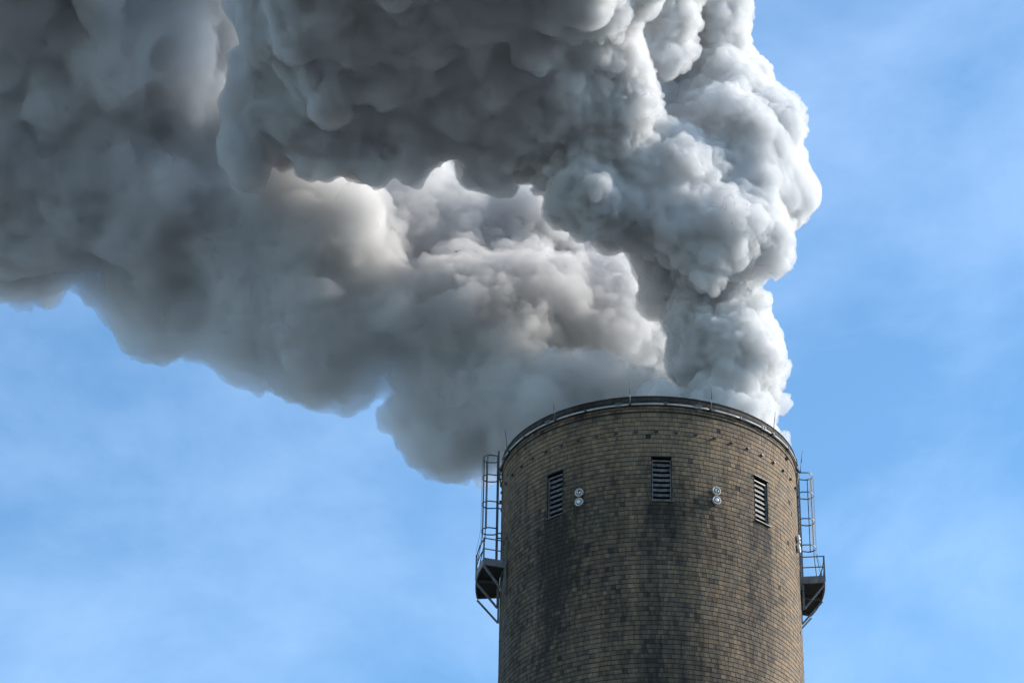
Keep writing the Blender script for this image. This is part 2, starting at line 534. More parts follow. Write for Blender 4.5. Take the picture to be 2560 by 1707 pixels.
# louvre openings with their frames and blades
for lp, lt, lb in LOUVRES:
    n_, t_, z_ = rad_dir(lp), tan_dir(lp), np.array([0, 0, 1.0])
    rot = np.stack([t_, n_, z_], 1)
    c0 = pol(lp, RAD, (lt + lb) / 2)
    hw = RAD * math.sin(R(LHW)); hh = (lt - lb) / 2
    fr = MB()
    loc = lambda x, d, z: c0 + t_ * x + n_ * d + z_ * z
    # reveal (dark sides of the opening), then the frame set back in it
    for s in (-1, 1):
        fr.box(loc(s * (hw - 0.012), -0.20, 0), (0.025, 0.40, 2 * hh), rot)
    fr.box(loc(0, -0.20, hh - 0.012), (2 * hw - 0.05, 0.40, 0.025), rot)
    fr.box(loc(0, -0.20, -hh + 0.012), (2 * hw - 0.05, 0.40, 0.025), rot)
    fr.box(loc(0, -0.42, 0), (2 * hw, 0.03, 2 * hh), rot)
    rev = fr.build("louvre_window", MAT["void"], chimney)
    fm = MB()
    fd = -0.09
    for s in (-1, 1):
        fm.box(loc(s * (hw - 0.045), fd, -0.05), (0.035, 0.10, 2 * hh - 0.20), rot)
    fm.box(loc(0, fd, hh - 0.17), (2 * hw - 0.13, 0.09, 0.05), rot)
    fm.box(loc(0.02, 0.015, -hh + 0.02), (2 * hw + 0.10, 0.16, 0.025), rot)
    fm.box(loc(0, 0.02, hh + 0.012), (2 * hw + 0.10, 0.12, 0.02), rot)
    fm.build("frame", MAT["frame"], rev)
    nb = 8
    sp = (2 * hh - 0.26) / nb
    for k in range(nb):
        zc = hh - 0.20 - sp * (k + 0.5)
        bl = MB()
        w_ = hw - 0.07
        # curved blade: three strips from upper back to lower front, with a folded lip, slightly sagging in the middle
        prof = [(-0.30, 0.13), (-0.20, 0.10), (-0.13, 0.05), (-0.095, -0.03), (-0.075, -0.10), (-0.11, -0.103)]
        th = 0.008
        xs = np.linspace(-w_, w_, 9)
        vs, fs = [], []
        for x in xs:
            sag = -0.012 * (1 - (x / w_) ** 2) * rng.uniform(0.4, 1.3)
            vs += [loc(x, d, zc + z + sag) for d, z in prof] + [loc(x, d - th, zc + z - th + sag) for d, z in prof[::-1]]
        m2 = 2 * len(prof)
        for i in range(len(xs) - 1):
            for j in range(m2):
                j2 = (j + 1) % m2
                fs.append((i * m2 + j, i * m2 + j2, (i + 1) * m2 + j2, (i + 1) * m2 + j))
        fs += [tuple(range(m2))[::-1], tuple((len(xs) - 1) * m2 + j for j in range(m2))]
        bl.add(vs, fs)
        bl.build("blade", MAT["louvre"], rev)

# pipe ring with its expansion clamps
ROD_PHI = [-66.8 + 30.2 * k for k in range(12)]
CL_PHI = [-40.3 + 29.6 * k for k in range(4)] + [78.5, 108.5, 138.5, 168.5, 198.5, 228.5, 258.5, 288.5]
PIPE_H, PIPE_R = -0.425, RAD + 0.10
pr = MB()
cuts = sorted([p % 360 for p in ROD_PHI] + [(p + 13.0) % 360 for p in ROD_PHI])
for i, a in enumerate(cuts):
    e = cuts[(i + 1) % len(cuts)]
    if e < a:
        e += 360
    ps = np.linspace(a + 0.45, e - 0.45, 7)
    pr.tube([pol(p, PIPE_R, PIPE_H) for p in ps], 0.043, 8)
pipe_ring = pr.build("conduit_ring", MAT["pipe"], chimney, True)
pipe_ring["label"] = "pale pipe run round the chimney just below the coping"
for ph in [c for c in cuts]:
    m_ = MB()
    rot = np.stack([tan_dir(ph), rad_dir(ph), np.array([0, 0, 1.0])], 1)
    m_.box(pol(ph, PIPE_R - 0.025, PIPE_H + 0.005), (0.055, 0.16, 0.16), rot)
    m_.build("pipe_bracket", MAT["steel_dark"], chimney)
for ph in CL_PHI:
    m_ = MB()
    rot = np.stack([tan_dir(ph), rad_dir(ph), np.array([0, 0, 1.0])], 1)
    for dz in (-0.085, 0.085):
        m_.box(pol(ph, PIPE_R + 0.05, PIPE_H + dz), (0.34, 0.05, 0.028), rot)
    for s in (-1, 1):
        m_.box(pol(ph + s * 0.55, PIPE_R + 0.045, PIPE_H), (0.05, 0.05, 0.14), rot)
    m_.build("expansion_clamp", MAT["galv"], chimney)
# thin down-conductor on the right
m_ = MB()
m_.tube([pol(66.5, RAD + 0.06, -0.5), pol(66.6, RAD + 0.06, -1.1), pol(66.4, RAD + 0.05, -2.0)], 0.012, 6)
m_.box(pol(66.5, RAD + 0.06, -0.95), (0.10, 0.10, 0.14))
m_.build("down_conductor", MAT["steel_dark"], chimney)

# ------------------------------------------------------------------ lightning rods
ROD_LABEL = {
    0: "thin lightning rod leaning out above the left caged ladder, leftmost on the rim",
    1: "second thin lightning rod from the left on the chimney rim",
    2: "nearly upright lightning rod at the highest point of the rim",
    3: "lightning rod right of the rim's highest point, against pale smoke",
    4: "lightning rod on the rim where the smoke meets blue sky",
    5: "lightning rod on a short arm beside the right caged ladder, rightmost on the rim",
}
rod_proto = None


def make_rod():
    root = empty("lightning_rod")
    a = MB(); a.tube([(0, 0.06, -0.05), (0, 0.085, 0.25), (0, 0.10, 0.42)], 0.017, 8); a.build("base_pipe", MAT["galv"], root, True)
    a = MB(); a.tube([(0, 0.10, 0.42), (0, 0.19, 1.06)], 0.019, 6, 0.013); a.build("spike", MAT["steel_dark"], root, True)
    a = MB(); a.box((0, 0.0, -0.03), (0.07, 0.17, 0.06)); a.build("clamp", MAT["steel_dark"], root)
    return root


def copy_tree(o, parent=None):
    c = o.copy(); col.objects.link(c); c.parent = parent
    for ch in o.children:
        copy_tree(ch, c)
    return c


for k in range(6):
    r_ = make_rod() if k == 0 else copy_tree(rod_proto)
    if k == 0:
        rod_proto = r_
    ph = ROD_PHI[k]
    P = pol(ph, PIPE_R + 0.03, PIPE_H + 0.02)
    if k == 5:
        P = pol(ph, PIPE_R + 0.07, PIPE_H - 0.10)
    r_.location = P
    r_.rotation_euler = (0, 0, R(ph) + math.pi)      # local +y points away from the axis
    tag(r_, ROD_LABEL[k], "lightning rod", "lightning rods round the chimney rim")

# ------------------------------------------------------------------ warning lamps
LAMP_LABEL = {
    (0, 0): "upper round white lamp right of the left louvre",
    (0, 1): "lower round white lamp right of the left louvre",
    (1, 0): "upper round white lamp between the centre and right louvres",
    (1, 1): "lower round white lamp between the centre and right louvres",
    (2, 0): "upper white lamp seen edge-on beside the right caged ladder",
    (2, 1): "lower white lamp seen edge-on beside the right caged ladder",
}


def make_lamp(upper):
    """Round lamp facing local +y, 0.38 m across."""
    root = empty("warning_lamp")
    ax = (0, 1, 0)
    a = MB(); a.lathe([(0.16, 0.0), (0.19, 0.02), (0.192, 0.10), (0.185, 0.125), (0.165, 0.13), (0.150, 0.105), (0.135, 0.085)], (0, 0, 0), ax, 32)
    a.build("rim", MAT["lamp_white"], root, True)
    a = MB(); a.lathe([(0.137, 0.088), (0.10, 0.10), (0.098, 0.104)], (0, 0, 0), ax, 32); a.build("reflector", MAT["lamp_grey"], root, True)
    a = MB(); a.lathe([(0.092, 0.100), (0.088, 0.125), (0.06, 0.15), (0.02, 0.16)], (0, 0, 0), ax, 24); a.build("lens", MAT["lamp_glass"], root, True)
    if upper:
        a = MB(); a.box((-0.045, 0.150, 0.035), (0.085, 0.05, 0.035)); a.box((-0.01, 0.155, -0.035), (0.028, 0.05, 0.10))
        a.build("hinge", MAT["void"], root)
    a = MB(); a.box((0, -0.02, 0), (0.12, 0.10, 0.12)); a.build("bracket", MAT["steel_dark"], root)
    return root


lp_proto = {}
for i, ph in enumerate((-26.2, 25.4, 77.0)):
    for j, h in enumerate((-4.40, -4.86)):
        if i == 0:
            o = lp_proto[j] = make_lamp(j == 0)
        else:
            o = copy_tree(lp_proto[j])
        o.location = pol(ph, RAD + 0.03, h)
        o.rotation_euler = (0, 0, R(ph) + math.pi)
        tag(o, LAMP_LABEL[(i, j)], "lamp", "pairs of round warning lamps on the chimney wall")

# ------------------------------------------------------------------ caged ladders
LAD_TOP, DECK_H = 0.10, -6.0


def make_ladder(ph, label, side, metal, flare):
    root = empty("caged_ladder", pol(ph, RAD + 0.2, DECK_H))
    inv = np.array(root.location)
    n_, t_, z_ = rad_dir(ph), tan_dir(ph), np.array([0, 0, 1.0])
    L = lambda r_, s, h: pol(ph, 0, h) + n_ * r_ + t_ * s - inv       # radius, sideways, height -> local
    rr = RAD + 0.20
    for s in (-0.235, 0.235):
        a = MB(); a.bar(L(rr, s, DECK_H + 0.03), L(rr, s, LAD_TOP + 0.30), 0.035, 0.075, n_); a.build("side_rail", metal, root)
    h = DECK_H + 0.3
    while h < LAD_TOP + 0.25:
        a = MB(); a.tube([L(rr, -0.216, h), L(rr, 0.216, h)], 0.014, 6); a.build("rung", metal, root); h += 0.28
    for h in (DECK_H + 0.75, DECK_H + 2.2, DECK_H + 3.7, DECK_H + 5.2):
        for s in (-0.235, 0.235):
            a = MB(); a.bar(L(RAD - 0.02, s, h), L(rr - 0.04, s, h), 0.04, 0.05, z_); a.build("wall_bracket", metal, root)
    hoops = [LAD_TOP, LAD_TOP - 1.0, LAD_TOP - 2.36, LAD_TOP - 3.70]
    hr = 0.36
    angs = np.linspace(-78, 78, 21)
    path = lambda e: [(rr, -0.235 - e), (rr + 0.10, -hr + 0.04 - e)] + [(rr + 0.34 + (hr + e) * math.cos(R(a)), (hr + e) * math.sin(R(a))) for a in angs] + [(rr + 0.10, hr - 0.04 + e), (rr, 0.235 + e)]
    for h in hoops:
        a = MB()
        pi, po = path(0.0), path(0.012)
        vs = []
        for (x0, s0), (x1, s1) in zip(pi, po):
            vs += [L(x0, s0, h - 0.03), L(x1, s1, h - 0.03), L(x1, s1, h + 0.03), L(x0, s0, h + 0.03)]
        fs = [(i * 4 + k, i * 4 + (k + 1) % 4, i * 4 + 4 + (k + 1) % 4, i * 4 + 4 + k) for i in range(len(pi) - 1) for k in range(4)]
        fs += [(3, 2, 1, 0), tuple((len(pi) - 1) * 4 + k for k in range(4))]
        a.add(vs, fs); a.build("cage_hoop", metal, root)
    for a_ in (-62, -31, 0, 31, 62):
        x, s = rr + 0.34 + (hr - 0.004) * math.cos(R(a_)), (hr - 0.004) * math.sin(R(a_))
        out = np.array([math.cos(R(a_)), math.sin(R(a_))])
        a = MB()
        nv_ = n_ * out[0] + t_ * out[1]
        a.bar(L(x, s, hoops[-1] - 0.05), L(x, s, hoops[0] + 0.04), 0.045, 0.008, nv_)
        if a_ in flare:
            pts = [L(x, s, hoops[-1] - 0.05)]
            for q in np.linspace(0.15, 1.0, 7):
                k = q ** 1.2 * 0.62 * math.sin(min(1, q * 1.1) * math.pi / 2)
                pts.append(L(x + 0.26 * k, s + math.sin(R(a_)) * k * 1.3, hoops[-1] - 0.05 - 1.15 * q))
            for p, q in zip(pts[:-1], pts[1:]):
                a.bar(p, q, 0.045, 0.012, nv_)
        a.build("cage_bar", metal, root)
    # thin safety wire down the outside of the cage
    a = MB(); a.tube([L(rr + 0.34 + hr + 0.03, 0.0, LAD_TOP - 0.1), L(rr + 0.34 + hr + 0.035, 0.02, LAD_TOP - 2.4), L(rr + 0.34 + hr + 0.04, 0.05, LAD_TOP - 3.7), L(rr + 0.95, 0.35, DECK_H + 1.1)], 0.007, 5)
    a.build("safety_wire", MAT["steel_dark"], root)
    tag(root, label, "ladder", "caged ladders on the chimney")
    return root


make_ladder(-82.0, "caged steel ladder standing dark against the smoke on the chimney's left side", -1, MAT["steel_dark"], (-62, -31, 0, 31))
make_ladder(97.5, "caged steel ladder against blue sky on the chimney's right side", 1, MAT["galv"], (-31, 0, 31))


# ------------------------------------------------------------------ service platforms
def make_platform(ph, label, half=12.8):
    root = empty("service_platform", pol(ph, RAD + 0.5, DECK_H))
    inv = np.array(root.location)
    Pl = lambda p, r_, h: pol(p, r_, h) - inv
    ri, ro = RAD + 0.06, RAD + 1.10
    z_ = np.array([0, 0, 1.0])
    ps = np.linspace(ph - half, ph + half, 15)
    a = MB()
    a.sweep([Pl(p, 0, DECK_H) for p in ps], [(ri, -0.04), (ro - 0.07, -0.04), (ro - 0.07, 0.0), (ri, 0.0)], lambda i: rad_dir(ps[i]))
    a.build("deck", MAT["grating"], root)
    a = MB()
    a.sweep([Pl(p, 0, DECK_H) for p in ps], [(ro - 0.065, -0.16), (ro, -0.16), (ro, 0.02), (ro - 0.065, 0.02)], lambda i: rad_dir(ps[i]))
    for e in (ps[0], ps[-1]):
        a.bar(Pl(e, ri, DECK_H - 0.07), Pl(e, ro, DECK_H - 0.07), 0.07, 0.17, z_)
    a.bar(Pl(ph, ri, DECK_H - 0.10), Pl(ph, ro - 0.07, DECK_H - 0.10), 0.08, 0.11, z_)
    a.build("edge_beam", MAT["galv"], root)
    a = MB()
    a.sweep([Pl(p, 0, DECK_H) for p in ps], [(ro - 0.02, 0.025), (ro - 0.008, 0.025), (ro - 0.008, 0.20), (ro - 0.02, 0.20)], lambda i: rad_dir(ps[i]))
    for e in (ps[0], ps[-1]):
        a.bar(Pl(e, ri, DECK_H + 0.115), Pl(e, ro - 0.03, DECK_H + 0.115), 0.012, 0.17, z_)
    a.build("toe_board", MAT["galv"], root)
    for name, h in (("top_rail", 1.16), ("mid_rail", 0.64)):
        a = MB()
        pts = [Pl(ps[0], ri + 0.02, DECK_H + h)] + [Pl(p, ro - 0.03, DECK_H + h) for p in ps] + [Pl(ps[-1], ri + 0.02, DECK_H + h)]
        for p, q in zip(pts[:-1], pts[1:]):
            a.bar(p, q, 0.04, 0.04, z_)
        a.build(name, MAT["galv"], root)
    for p, r_ in ((ps[0], ro - 0.03), (ps[-1], ro - 0.03), (ps[0], ri + 0.02), (ps[-1], ri + 0.02), (ps[7], ro - 0.03)):
        a = MB()
        a.angle_iron(Pl(p, r_, DECK_H - 0.10), Pl(p, r_, DECK_H + 1.19), 0.06, 0.012, tan_dir(p), rad_dir(p))
        a.build("railing_post", MAT["galv"], root)
    for p in (ps[0], ph, ps[-1]):
        n_, t_ = rad_dir(p), tan_dir(p)
        a = MB()
        a.angle_iron(Pl(p, ri + 0.02, DECK_H - 1.42), Pl(p, ri + 0.02, DECK_H - 0.16), 0.085, 0.014, t_, n_)
        a.build("bracket_leg", MAT["galv"], root)
        a = MB()
        a.angle_iron(Pl(p, ri + 0.05, DECK_H - 1.36), Pl(p, ro - 0.04, DECK_H - 0.20), 0.085, 0.014, t_, -z_)
        a.build("diagonal_brace", MAT["galv"], root)
    tag(root, label, "platform", "railed service platforms on the chimney")
    return root


make_platform(-82.0, "railed grey steel platform on brackets at the foot of the left caged ladder")
make_platform(97.5, "railed grey steel platform on brackets at the foot of the right caged ladder")


# ------------------------------------------------------------------ smoke
def surface_nets(F, org, h):
    """Closed quad surface of F = 0 (F < 0 inside) on a regular grid."""
    ins = F < 0
    c = np.zeros(tuple(s - 1 for s in F.shape), np.uint8)
    off = [(i, j, k) for i in (0, 1) for j in (0, 1) for k in (0, 1)]
    sl = lambda o: tuple(slice(q, q + s - 1) for q, s in zip(o, F.shape))
    for o in off:
        c += ins[sl(o)]
    act = (c > 0) & (c < 8)
    idx = np.argwhere(act)
    vid = np.full(act.shape, -1, np.int32)
    vid[act] = np.arange(len(idx), dtype=np.int32)
    vals = np.stack([F[idx[:, 0] + o[0], idx[:, 1] + o[1], idx[:, 2] + o[2]] for o in off], 1)
    acc = np.zeros((len(idx), 3), np.float32); cnt = np.zeros(len(idx), np.float32)
    for a in range(8):
        for b_ in range(a + 1, 8):
            d = [off[b_][q] - off[a][q] for q in range(3)]
            if sum(abs(q) for q in d) != 1:
                continue
            va, vb = vals[:, a], vals[:, b_]
            m_ = (va < 0) != (vb < 0)
            t = np.where(m_, va / np.where(m_, va - vb, 1), 0)
            acc += np.where(m_[:, None], np.array(off[a], np.float32) + t[:, None] * np.array(d, np.float32), 0)
            cnt += m_
    V = (idx + acc / cnt[:, None]) * h + org
    quads = []
    for ax in range(3):
        u, v = [(1, 2), (2, 0), (0, 1)][ax]
        s0 = [slice(1, -1)] * 3; s1 = [slice(1, -1)] * 3
        s0[ax] = slice(0, -1); s1[ax] = slice(1, None)
        s0[u] = s1[u] = slice(1, F.shape[u] - 1); s0[v] = s1[v] = slice(1, F.shape[v] - 1)
        A, B = ins[tuple(s0)], ins[tuple(s1)]
        for flip in (False, True):
            m_ = (A & ~B) if not flip else (~A & B)
            e = np.argwhere(m_)
            base = e.copy(); base[:, u] += 1; base[:, v] += 1
            du = np.zeros(3, int); du[u] = 1
            dv = np.zeros(3, int); dv[v] = 1
            g_ = lambda p: vid[p[:, 0], p[:, 1], p[:, 2]]
            q = np.stack([g_(base - du - dv), g_(base - dv), g_(base), g_(base - du)], 1)
            quads.append(q[:, ::-1] if flip else q)
    return V.astype(np.float32), np.concatenate(quads)


def vert_normals(V, Q):
    n = np.cross(V[Q[:, 2]] - V[Q[:, 0]], V[Q[:, 3]] - V[Q[:, 1]])
    N_ = np.zeros_like(V)
    for k in range(4):
        for a in range(3):
            N_[:, a] += np.bincount(Q[:, k], n[:, a], len(V))
    return N_ / (np.linalg.norm(N_, axis=1, keepdims=True) + 1e-9)


def drop_scraps(V, Q, least=600):
    """Leave out loose pieces of fewer than LEAST points."""
    lab = np.arange(len(V))
    while True:
        m_ = lab[Q].min(1)
        new = lab.copy()
        for k in range(4):
            np.minimum.at(new, Q[:, k], m_)
        new = new[new]
        if np.array_equal(new, lab):
            break
        lab = new
    keep = np.bincount(lab, minlength=len(V))[lab] >= least
    idx = np.cumsum(keep) - 1
    return V[keep], idx[Q[keep[Q[:, 0]]]].astype(np.int32)


def subdivide(V, Q):
    """Split every quad in four."""
    E = np.sort(np.stack([Q, np.roll(Q, -1, 1)], -1).reshape(-1, 2), 1).astype(np.int64)
    key, inv = np.unique(E[:, 0] * len(V) + E[:, 1], return_inverse=True)
    mid = (V[key // len(V)] + V[key % len(V)]) / 2
    e = (inv + len(V)).reshape(-1, 4).astype(np.int32)
    c = (np.arange(len(Q)) + len(V) + len(mid)).astype(np.int32)
    Vn = np.concatenate([V, mid, V[Q].mean(1)])
    return Vn.astype(np.float32), np.concatenate([np.stack([Q[:, k], e[:, k], c, e[:, k - 1]], 1) for k in range(4)])


def smoke_field(puffs, h, kids, k_smooth, seed, billows, rough):
    """Signed distance of a cluster of puffs and of the smaller puffs budding from them."""
    rg = np.random.default_rng(seed)
    P = np.array([p for p, _ in puffs]); r_ = np.array([q for _, q in puffs])
    lo, hi = (P - r_[:, None]).min(0) - 2.5, (P + r_[:, None]).max(0) + 2.5
    shp = tuple(int(math.ceil(s)) for s in (hi - lo) / h)
    F = np.full(shp, 3.0, np.float32)

    def stamp(c, rad, ks):
        m_ = rad + 2.0
        i0 = np.maximum(((c - m_ - lo) / h).astype(int), 0)
        i1 = np.minimum(((c + m_ - lo) / h).astype(int) + 2, shp)
        if np.any(i1 <= i0):
            return
        g_ = [((np.arange(i0[q], i1[q]) * h + lo[q] - c[q]) ** 2).astype(np.float32) for q in range(3)]
        d = np.sqrt(g_[0][:, None, None] + g_[1][None, :, None] + g_[2][None, None, :]) - np.float32(rad)
        w_ = F[i0[0]:i1[0], i0[1]:i1[1], i0[2]:i1[2]]
        hh = np.maximum(ks - np.abs(w_ - d), 0) / ks
        np.copyto(w_, np.minimum(w_, d) - hh * hh * (ks / 4))

    def sample(c):
        i = np.clip(((c - lo) / h).round().astype(int), 0, np.array(shp) - 1)
        return F[i[:, 0], i[:, 1], i[:, 2]]

    level = [(P[i], r_[i]) for i in range(len(P))]
    for c, q in level:
        stamp(c, q, k_smooth)
    for n_kid, ratio, ks in kids:
        new = []
        for c, q in level:
            d = rg.normal(size=(n_kid, 3)); d /= np.linalg.norm(d, axis=1, keepdims=True)
            cc = c + d * q * rg.uniform(0.82, 1.0, (n_kid, 1))
            rad = q * ratio * rg.uniform(0.6, 1.25, n_kid)
            ok = sample(cc) > -0.55 * rad
            new += [(cc[i], rad[i]) for i in range(n_kid) if ok[i]]
        for c, q in new:
            stamp(c, q, max(ks * q, 0.05))
        level = new
    # billows: rounded cells with creases between them, bent by a slow warp
    band = np.argwhere(np.abs(F) < 1.7)
    W = (band * h + lo).astype(np.float32)
    W = W + 0.9 * np.stack([vnoise(W * 0.35, 41), vnoise(W * 0.35, 42), vnoise(W * 0.35, 43)], 1) + 0.3 * np.stack([vnoise(W * 1.1, 44), vnoise(W * 1.1, 45), vnoise(W * 1.1, 46)], 1)
    d = 0.30 * rough * fbm(W * 0.5, seed + 60, 3)
    for size, amp in billows:
        d += amp * (0.36 - worley(W / size, seed + int(size * 100)) ** 2) * np.clip(1.0 + (W[:, 0] - 1.0) / 9.0, 0.5, 1.0)
    f0 = F[band[:, 0], band[:, 1], band[:, 2]]
    F[band[:, 0], band[:, 1], band[:, 2]] = f0 - d * np.clip((1.7 - np.abs(f0)) / 0.6, 0, 1)
    return F, lo


def smoke_core_material(name, albedo):
    m, n, l, b = principled(name, albedo, 1.0, 0.0, 0.0)
    return m


def vapour_material(name, density, colour, skin=0.0, aniso=0.0, skin_col=(0.5, 0.5, 0.5)):
    m = bpy.data.materials.new(name)
    m.use_nodes = True
    n, l = m.node_tree.nodes, m.node_tree.links
    n.clear()
    o = n.new("ShaderNodeOutputMaterial")
    v = n.new("ShaderNodeVolumePrincipled")
    v.inputs["Color"].default_value = (*colour, 1)
    v.inputs["Density"].default_value = density
    v.inputs["Anisotropy"].default_value = aniso
    l.new(v.outputs["Volume"], o.inputs["Volume"])
    if not skin:
        return m
    # a faint skin of droplets where the smoke meets clear air
    mxs = n.new("ShaderNodeMixShader"); mxs.inputs["Fac"].default_value = skin
    tr = n.new("ShaderNodeBsdfTransparent"); df = n.new("ShaderNodeBsdfDiffuse")
    df.inputs["Color"].default_value = (*skin_col, 1)
    l.new(tr.outputs[0], mxs.inputs[1]); l.new(df.outputs[0], mxs.inputs[2]); l.new(mxs.outputs[0], o.inputs["Surface"])
    return m


plume = empty("smoke_plume", (0, 0, RIM_Z))
tag(plume, "thick plume of smoke from the chimney mouth, white at right and dark grey at left", "smoke")


def smoke(name, spec, h, kids, k_smooth, seed, billows, rough, bumps, fray, calm, fringe, soft, shells):
    puffs = []
    for x, y, z, r_ in spec:
        puffs.append((np.array([x, y, RIM_Z + z]), r_))
    F, lo = smoke_field(puffs, h, kids, k_smooth, seed, billows, rough)

    def displace(V, Q, scale, k=0):
        Nn = vert_normals(V, Q)
        W = V + 0.35 * np.stack([vnoise(V * 0.9, 31), vnoise(V * 0.9, 32), vnoise(V * 0.9, 33)], 1)
        d = np.zeros(len(V), np.float32)
        for size, amp in bumps:
            d += amp * (0.36 - worley(W / size, seed + k * 7 + int(size * 100)) ** 2)
        d += fray * fbm(V * 1.6, seed + 80 + k, 4)
        # some stretches are smooth, others finely knotted; the smoke calms down as it drifts left
        d *= np.clip(0.62 + 0.65 * fbm(V * 0.28, seed + 70, 2), 0.15, 1.25) * np.clip(calm + V[:, 0] / 22.0, 0.6, 1.15)
        return V + Nn * (d * scale)[:, None]

    # nested shells of growing density round an opaque heart, each with its own knots and hollows;
    # how deep they lie varies from place to place
    fz = 8
    cs = tuple(s // fz + 2 for s in F.shape)
    gi = np.stack(np.meshgrid(*[np.arange(s) for s in cs], indexing='ij'), -1).reshape(-1, 3) * (fz * h) + lo
    dl = (fringe * soft(gi) * (1.0 + 0.5 * fbm(gi * 0.4, seed + 5, 2))).reshape(cs).astype(np.float32)
    for ax in range(3):
        pos = np.arange(F.shape[ax]) / fz
        i0 = pos.astype(int); t = (pos - i0).astype(np.float32)
        shp = [1, 1, 1]; shp[ax] = -1
        dl = np.take(dl, i0, ax) * (1 - t.reshape(shp)) + np.take(dl, i0 + 1, ax) * t.reshape(shp)
    dl = np.clip(dl, 0.15, 2.4)
    outer = None
    for k, (depth, mat, amount) in enumerate(shells):
        V, Q = surface_nets(F + dl * depth if depth else F, lo.astype(np.float32), h)
        V, Q = drop_scraps(V, Q)
        if amount > 0.8:
            V, Q = subdivide(V, Q)
        if amount:
            V = displace(V, Q, amount, k)
        o = np_mesh(name if k == 0 else ("dense_heart" if k == len(shells) - 1 else "vapour_layer"), V - np.array([0, 0, RIM_Z]), Q, mat, outer or plume, True)
        outer = outer or o
    print(name, len(V), F.shape)
    return outer


# puffs: metres right of the chimney axis, behind it, above its rim, and radius.
# BILLOW rises from the mouth, bulges right, then sweeps left over the viewer; BANK drifts off behind it
BILLOW = [
    (2.03, 0.50, 0.91, 2.80), (3.86, 0.00, 2.44, 2.15), (4.77, 0.50, 4.58, 1.59), (3.63, -0.50, 6.13, 2.23), (3.38, 0.20, 7.87, 2.22),
    (4.15, -0.50, 6.36, 2.08), (2.90, 0.30, 9.27, 2.08), (2.00, 0.30, 11.01, 2.32), (3.04, 0.30, 11.24, 1.84), (2.23, -2.00, 13.34, 3.08),
    (3.91, -1.50, 15.59, 3.51), (0.78, -3.50, 13.22, 2.86), (5.05, -1.50, 16.23, 2.34), (3.60, -1.00, 18.20, 3.16), (3.80, -0.00, 21.55, 1.71),
    (4.96, -2.50, 11.73, 1.81), (3.07, -4.00, 10.28, 2.16), (5.80, -2.50, 10.61, 0.99), (1.55, -4.50, 10.34, 1.69), (5.05, 0.00, 5.58, 1.36),
    (-1.64, -5.50, 13.25, 1.79), (3.03, -1.00, 21.63, 2.60), (3.48, -2.00, 23.28, 1.64), (2.64, -3.00, 24.68, 2.50), (1.81, -4.00, 26.35, 3.20),
    (3.46, -3.50, 27.82, 2.42), (2.29, -5.00, 29.94, 3.82), (0.17, -6.00, 33.37, 4.46), (3.06, -1.50, 34.31, 3.96), (0.15, -3.00, 32.82, 3.91),  # the highest puffs are unseen, added to keep sun off the left mass
    (-2.69, -5.00, 35.19, 4.52), (-1.06, -4.50, 11.84, 1.89), (-3.04, -6.00, 11.35, 1.68), (-1.63, -6.00, 15.50, 2.09), (-2.80, -8.00, 15.58, 2.62),
    (-4.72, -5.00, 15.02, 1.91), (-5.66, -7.00, 15.36, 2.64), (-8.14, -6.50, 15.77, 2.47), (-10.64, -6.00, 16.18, 2.57), (-13.63, -5.00, 16.45, 2.31),
    (-16.19, -4.60, 16.78, 2.03), (-17.51, -3.80, 16.35, 1.36), (-16.79, -7.00, 17.59, 2.10), (-14.15, -8.50, 17.18, 2.83), (-10.86, -9.00, 17.25, 3.01),
    (-7.59, -9.50, 17.05, 2.99), (-4.35, -10.00, 16.86, 2.79), (-1.76, -9.50, 16.69, 2.05), (-0.48, -8.50, 16.16, 1.12), (0.47, -5.50, 20.68, 1.84),
    (0.29, -7.00, 22.66, 2.13), (-16.83, -10.50, 18.25, 2.06), (-14.18, -12.50, 17.89, 2.95), (-10.57, -13.00, 17.92, 3.12), (-6.98, -13.50, 17.69, 3.10),
    (-3.63, -14.00, 17.47, 2.90), (-1.31, -12.50, 17.86, 2.02), (-14.91, -17.00, 18.27, 3.05), (-10.94, -18.00, 17.85, 3.37), (-6.71, -18.50, 17.58, 3.35),
    (-2.93, -18.00, 17.90, 3.18), (-18.66, -9.50, 19.57, 0.76),
    (-19.21, -4.40, 15.33, 1.00), (-18.57, -4.30, 14.13, 0.73), (-16.03, -4.60, 13.88, 0.76), (-14.76, -4.80, 13.47, 0.65), (-12.89, -5.00, 13.55, 0.72), (-10.69, -5.40, 13.11, 0.76), (-8.12, -5.60, 12.68, 0.72), (-6.90, -5.60, 12.42, 0.75), (-19.01, -5.60, 17.13, 0.87), (-18.53, -7.40, 18.09, 0.76),
]
